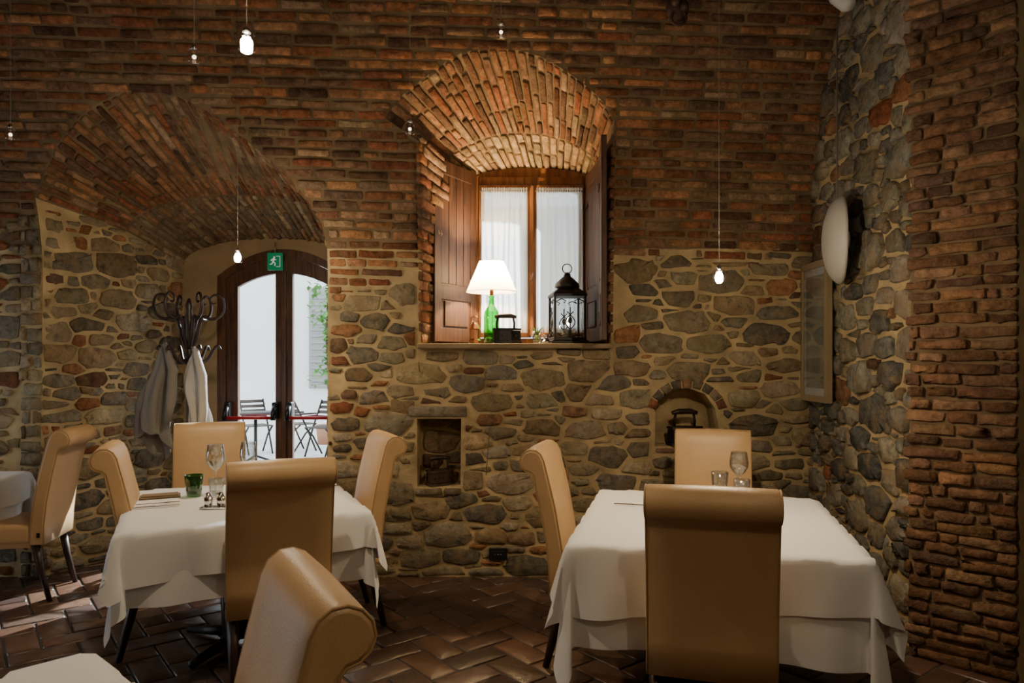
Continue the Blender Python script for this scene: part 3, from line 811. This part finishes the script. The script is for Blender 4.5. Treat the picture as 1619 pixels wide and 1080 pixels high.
mb.box((.03,0,.004),(.13,.06,.008),M_CHROME,.003); mb.build('salt_and_pepper_set',(-1.52,3.56,.755))

# ============================ sill objects ============================
Z0=1.609
lp=bpy.data.objects.new('table_lamp',None); bpy.context.scene.collection.objects.link(lp); lp.location=(-.147,5.12,Z0)
mb=MB()
mb.lathe([(0,.0),(.052,.0),(.056,.01),(.056,.20),(.05,.235),(.022,.275),(.018,.33),(.022,.335),(.022,.35),(0,.352)],M_GREEN,n=32)
mb.lathe([(.0,.35),(.014,.35),(.014,.42),(0,.42)],M_COPPER)
mb.lathe([(.182,.375),(.088,.595)],M_SHADE,n=48)
for z_,r_ in ((.375,.182),(.595,.088)): mb.tube([(r_*math.cos(a*math.pi/16),r_*math.sin(a*math.pi/16),z_) for a in range(32)],.0025,M_SHADE,6,closed=True)
for k in range(3): mb.tube([(0,0,.58),(.087*math.cos(k*2.09),.087*math.sin(k*2.09),.592)],.002,M_COPPER)
mb.tube([(0,0,.42),(0,0,.58)],.003,M_COPPER)
mb.sphere((0,0,.46),.028,pmat('lamp_bulb',(1,.9,.8),.4,emit=(1,.76,.45),estr=110))
mb.tube([(.02,-.03,.01),(.02,-.22,.004),(.02,-.29,-.02),(.01,-.30,-.4),(-.03,-.265,-.9)],.0025,M_WIRE,6)
mb.build('lamp_body',parent=lp)
mb=MB(); w=.115
mb.box((0,0,.012),(.26,.26,.024),M_IRON,.005); mb.box((0,0,.035),(.235,.235,.024),M_IRON,.004)
for sx in (-1,1):
    for sy in (-1,1): mb.box((sx*w*.93,sy*w*.93,.19),(.016,.016,.30),M_IRON,.002)
mb.box((0,0,.345),(.24,.24,.02),M_IRON,.004)
for ang in range(4):
    M=Matrix.Rotation(ang*math.pi/2,4,'Z')
    mb.box((0,-w*.92,.19),(.20,.002,.29),M_PANE,0,M)
    for sx in (-1,1):
        mb.tube([(sx*(.0+.035*math.sin(t*.55)),-w*.98,.10+.018*t) for t in range(0,8)],.004,M_IRON,6,M=M)
        mb.tube([(sx*.095,-w*.98,.30-.0),(sx*.06,-w*.98,.315),(sx*.03,-w*.98,.30),(sx*.045,-w*.98,.285)],.004,M_IRON,6,M=M)
        mb.tube([(sx*.095,-w*.98,.07),(sx*.06,-w*.98,.055),(sx*.03,-w*.98,.07),(sx*.045,-w*.98,.085)],.004,M_IRON,6,M=M)
    mb.tube([(0,-w*.98,.05),(0,-w*.98,.26)],.004,M_IRON,6,M=M)
    mb.sphere((0,-w*.98,.165),.014,M_IRON,8,(1,.4,1.8),M=M)
mb.lathe([(.165,.352),(.155,.362),(.10,.395),(.075,.40),(.072,.43),(.078,.435),(.05,.46),(.03,.485),(.028,.50),(.012,.512),(.0,.515)],M_IRON,n=4,smooth=False,M=Matrix.Rotation(math.pi/4,4,'Z'))
mb.lathe([(.075,.40),(.09,.405),(.085,.43),(.05,.465),(.02,.49)],M_IRON,n=20)
mb.tube([(.034*math.cos(a*math.pi/8),0,.54+.034*math.sin(a*math.pi/8)) for a in range(16)],.004,M_IRON,6,closed=True)
mb.lathe([(0,.046),(.035,.046),(.035,.10),(0,.105)],pmat('candle_wax',(.3,.27,.2),.5),n=20)
mb.build('candle_lantern',(.395,5.10,Z0),.12)
def iron(name,loc,rz,s=1,mat=M_IRON):
    mb=MB()
    base=[(-.09,-.045),(-.05,-.055),(.03,-.045),(.10,0),(.03,.045),(-.05,.055),(-.09,.045)]
    n=len(base)
    for z0,z1,k in ((0,.015,1.05),(.018,.085,.96),(.088,.10,1.0)):
        vs=[(x*k,y*k,z0) for x,y in base]+[(x*k*.97,y*k*.97,z1) for x,y in base]
        mb.add(vs,[list(range(n))[::-1],list(range(n,2*n))]+[[i,(i+1)%n,(i+1)%n+n,i+n] for i in range(n)],mat)
    for x in (-.06,.05): mb.tube([(x,0,.095),(x*1.05,0,.13),(x*.9,0,.17)],.007,mat)
    mb.tube([(-.075,0,.172),(-.04,0,.18),(.03,0,.18),(.065,0,.172)],[.01,.015,.015,.01],M_DWOOD,10)
    for i in range(5): mb.sphere((-.06+i*.03,-.05*(1-.1*i),.05),.008,M_BLACK,6)
    o=mb.build(name,loc,rz); o.scale=(s,s,s)
iron('antique_iron',(-.04,4.985,Z0),.1,1.08)
iron('antique_iron',(1.21,4.96,.902),.15,1.3,M_IRON)
iron('antique_iron',(-.50,4.98,.622),.5,1.05,M_RUST)
mb=MB(); mb.lathe([(0,0),(.035,0),(.038,.02),(.03,.03),(.03,.085),(.038,.09),(.02,.12),(.008,.135),(0,.137)],M_COPPER,n=8,smooth=False)
mb.tube([(.02*math.cos(a*math.pi/6),0,.15+.02*math.sin(a*math.pi/6)) for a in range(12)],.003,M_COPPER,6,closed=True)
o=mb.build('copper_lantern',(-.265,5.02,Z0)); o.scale=(1.15,1.15,1.15)
tumbler((.175,4.97,Z0),M_GLASS,'small_glass',.085,.034)
mb=MB(); mb.sphere((0,0,0),.022,M_LIME,10)
for k in range(9): 
    a=k*.7; mb.tube([(0,0,.01),(.02*math.cos(a),.02*math.sin(a),.05),(.045*math.cos(a),.045*math.sin(a),.075)],[.003,.004,.001],M_LEAF,5)
mb.build('succulent_sprig',(.175,4.97,Z0+.04))
mb=MB(); mb.lathe([(0,0),(.035,0),(.038,.012),(.02,.02),(.014,.05),(.02,.06),(0,.06)],M_STEEL,n=16); mb.build('candle_holder',(.235,4.90,Z0))

mb=MB(); mb.box((0,0,0),(.125,.012,.085),M_BLACK,.004); mb.box((0,-.007,0),(.09,.006,.045),M_BLACK,.002)
for i in range(3): mb.lathe([(0,0),(.004,0),(.004,.002),(0,.002)],M_STEEL,n=8,M=Matrix.Translation((-.02+i*.02,-.0105,0))@Matrix.Rotation(math.pi/2,4,'X'))
mb.build('wall_socket',(-.095,4.868,.165))

mb=MB(); T=Matrix.Rotation(-math.pi/2,4,'Y')
D=.265
pr=[(D*math.sin(t*math.pi/2/14*1.0),.115*math.cos(t*math.pi/2/14)) for t in range(15)]
mb.lathe(pr+[(D-.006,.0)]+[((D-.006)*math.sin(t*math.pi/2/14),.109*math.cos(t*math.pi/2/14)) for t in range(14,-1,-1)],M_SCON,n=48,M=T)
mb.lathe([(0,-.035),(.05,-.035),(.05,.0),(.0,.0)],M_WHITE,n=20,M=T)
mb.tube([(-.0,0,0),(-.03,0,0),(-.10,0,0)],.012,M_WHITE,M=None)
mb.tube([(-.03,0,.1),(-.03,.0,.3),(-.03,0,1.9)],.005,M_WIRE,6)
mb.build('wall_sconce',(1.985,4.27,2.215),-.32)
mb=MB()
mb.ringprism([(-.21,-.46),(.21,-.46),(.21,.46),(-.21,.46)],[(-.17,-.42),(.17,-.42),(.17,.42),(-.17,.42)],-.018,.018,M_FRAMEW)
mb.box((0,.005,0),(.34,.01,.84),M_WHITE,0); mb.box((0,-.001,0),(.28,.008,.74),M_ART,0); mb.box((0,-.012,0),(.34,.002,.84),M_PANE,0)
mb.build('picture_frame',(2.005,4.70,1.68),-math.pi/2)
mb=MB()
mb.sphere((0,0,0),.07,M_RUST,10,(1,.7,1.2)); mb.sphere((-.02,-.05,.02),.03,M_RUST,8); mb.sphere((.03,-.05,-.01),.028,M_RUST,8)
mb.tube([(.045*math.cos(a*math.pi/6),-.03,-.07+.045*math.sin(a*math.pi/6)) for a in range(12)],.010,M_RUST,8,closed=True)
mb.tube([(0,-.02,.0),(0,.14,.05)],.018,M_RUST)
mb.build('iron_wall_ring',(1.01,4.34,3.64))
mb=MB(); mb.lathe([(.0,0),(.045,0),(.05,.02),(.05,.12),(.03,.15),(0,.15)],M_WHITE,n=20,M=Matrix.Rotation(2.5,4,'X')@Matrix.Rotation(.4,4,'Y')); mb.tube([(0,0,0),(.06,.05,.06)],.014,M_WHITE); mb.lathe([(0,0),(.05,0),(.05,.02),(0,.02)],M_WHITE,(.0,0,.07))
mb.build('spot_lamp',(1.93,4.25,3.68))

# ============================ pendants ============================
def light(name,loc,power,col=(1,.76,.48),rad=.02,parent=None,spot=False):
    l=bpy.data.lights.new(name,'SPOT' if spot else 'POINT'); l.energy=power; l.color=col; l.shadow_soft_size=rad
    if spot: l.spot_size=math.radians(150); l.spot_blend=.9
    o=bpy.data.objects.new(name,l); bpy.context.scene.collection.objects.link(o)
    o.location=loc
    if parent: o.parent=parent
    return o
def pendant(loc,lit,power=12,s=1.0,up=8):
    x,y,z=loc; e=bpy.data.objects.new('pendant_light',None); bpy.context.scene.collection.objects.link(e); e.location=loc
    mb=MB()
    mb.lathe([(0,.035),(.012*s,.035),(.012*s,.05),(.004,.058),(0,.058)],M_CHROME,n=14)
    mb.lathe([(.0,-.028*s),(.024*s,-.028*s),(.027*s,-.02*s),(.027*s,.028*s),(.02*s,.034*s),(.004,.036*s)],M_BGLASS,n=20)
    mb.sphere((0,0,0),.019*s if lit else .009*s,M_BULB if lit else M_BULBD,8,(1,1,1))
    mb.tube([(0,0,.05),(0,0,ceilz(y)-z)],.0014,M_WIRE,5)
    mb.lathe([(0,ceilz(y)-z-.03),(.03,ceilz(y)-z-.03),(.03,ceilz(y)-z+.02),(0,ceilz(y)-z+.02)],M_CHROME,n=16)
    mb.build('pendant_body',parent=e)
    if lit:
        light('pendant_bulb_spot',(0,0,-.045),power,parent=e,spot=True)
        if up: light('pendant_bulb_glow',(0,0,-.04),up,parent=e)
pendant((-.933,2.5,2.61),True,36,1.15,up=5)
pendant((-1.62,4.2,2.10),True,24,up=11)
pendant((.961,3.3,1.88),True,34,up=15)
for p in ((-1.43,3.2,2.86),(-.054,3.5,3.11),(-.546,3.8,2.73),(-2.68,3.8,2.70)): pendant(p,False)
pendant((.6,.6,2.6),True,20,up=1); pendant((-2.6,1.2,2.5),True,9,up=0); pendant((1.6,1.7,2.9),True,5,up=0)  # unseen extra pendants, added around the room as fill light
mb=MB()
mb.tube([(-4.8,3.4,3.75),(-1.5,3.3,3.55),(.6,3.4,3.55),(2.0,3.3,3.8)],.0015,M_WIRE,5)
mb.tube([(-4.8,3.0,3.6),(-.8,3.0,3.22),(.2,3.35,3.42),(2.0,3.1,3.8)],.0015,M_WIRE,5)
mb.build('lighting_cable')
light('lamp_light',(0,0,.50),105,(1,.68,.33),.03,parent=lp)

# ============================ coat stand ============================
cs=bpy.data.objects.new('coat_stand',None); bpy.context.scene.collection.objects.link(cs); cs.location=(-2.42,5.33,0)
mb=MB()
mb.lathe([(0,.0),(.025,.0),(.028,.4),(.022,.45),(.03,.5),(.022,.55),(.022,1.5),(.034,1.54),(.022,1.58),(.026,1.75),(.036,1.80),(.02,1.86),(.028,1.90),(.012,1.95),(0,1.96)],M_DWOOD,n=16)
def sm(P,n=18): return spline(P,n)
for k in range(6):
    a=k*math.pi/3+.25; c,s=math.cos(a),math.sin(a)
    P=sm([(.02,1.58),(.05,1.66),(.07,1.76),(.10,1.82),(.16,1.80),(.22,1.83),(.245,1.90),(.225,1.97),(.18,1.985),(.15,1.955),(.165,1.92),(.19,1.925)],34)
    mb.tube([(r*c,r*s,z) for r,z in P],[.0125-.006*(i/34)**2 for i in range(35)],M_DWOOD,8)
    P=sm([(.02,1.50),(.07,1.47),(.13,1.50),(.17,1.57),(.20,1.60),(.22,1.57)],18)
    mb.tube([(r*c,r*s,z) for r,z in P],.0115,M_DWOOD,8)
for k in range(4):
    a=k*math.pi/2+.4; c,s=math.cos(a),math.sin(a)
    mb.tube([(r*c,r*s,z) for r,z in sm([(.02,.42),(.08,.38),(.16,.25),(.22,.10),(.28,.015)],14)],.014,M_DWOOD,8)
mb.tube([(.20*math.cos(t*math.pi/12),.20*math.sin(t*math.pi/12),.2) for t in range(24)],.011,M_DWOOD,8,closed=True)
mb.build('bentwood_stand',parent=cs)
def coat(name,cx,cy,zt,zb_,wid,mat,ph,skew):
    mb=MB()
    def fn(u,v):
        a=u*2*math.pi
        w=wid*(.22+.78*(1-math.exp(-v*3.2)))
        f=1+(.22*math.sin(a*4+ph+v*2.0)+.14*math.sin(a*7+ph*2-v*3))*min(1,v*2.2)+.05*math.sin(v*14+a*2)
        lean=skew*v+.02*math.sin(v*6+ph)
        z=zt-(zt-zb_)*v*(1+.14*math.sin(a+ph))+.02*math.sin(a*5+ph)*v
        return (cx+w*f*math.cos(a)+lean,cy+w*.45*f*math.sin(a),z)
    mb.grid(96,36,fn,mat)
    mb.tube([(cx,cy,zt+.03),(cx+.02,cy-.02,zt),(cx+wid*.9+skew*.2,cy-.06,zt-.18),(cx+wid*.95+skew*.5,cy-.07,zt-.42),(cx+wid*.8+skew*.5,cy-.07,zt-.55)],[.008,.022,.034,.032,.026],mat,10)
    mb.build(name,parent=cs)
coat('coat_grey',-.13,-.12,1.60,.88,.12,M_COAT1,.5,-.07)
coat('coat_pale',.10,-.14,1.56,1.00,.085,M_COAT2,2.2,.03)

# ============================ light / camera ============================
w=bpy.data.worlds.new('World'); bpy.context.scene.world=w; w.use_nodes=True
nt=w.node_tree; bg=nt.nodes['Background']; bg.inputs[0].default_value=(.80,.90,1,1); bg.inputs[1].default_value=5.0
sl=bpy.data.lights.new('sun','SUN'); sl.energy=26; sl.angle=.015; sl.color=(.92,.97,1)
so=bpy.data.objects.new('sun',sl); bpy.context.scene.collection.objects.link(so)
so.rotation_euler=Vector((-1,-1.9,-1.12)).to_track_quat('-Z','Y').to_euler()

cam=bpy.data.cameras.new('camera'); cam.sensor_width=36; cam.lens=25.0; cam.shift_y=28/1619; cam.clip_start=.05
co=bpy.data.objects.new('camera',cam); bpy.context.scene.collection.objects.link(co); co.location=(0,0,1.5); co.rotation_euler=(math.pi/2,0,0)
bpy.context.scene.camera=co
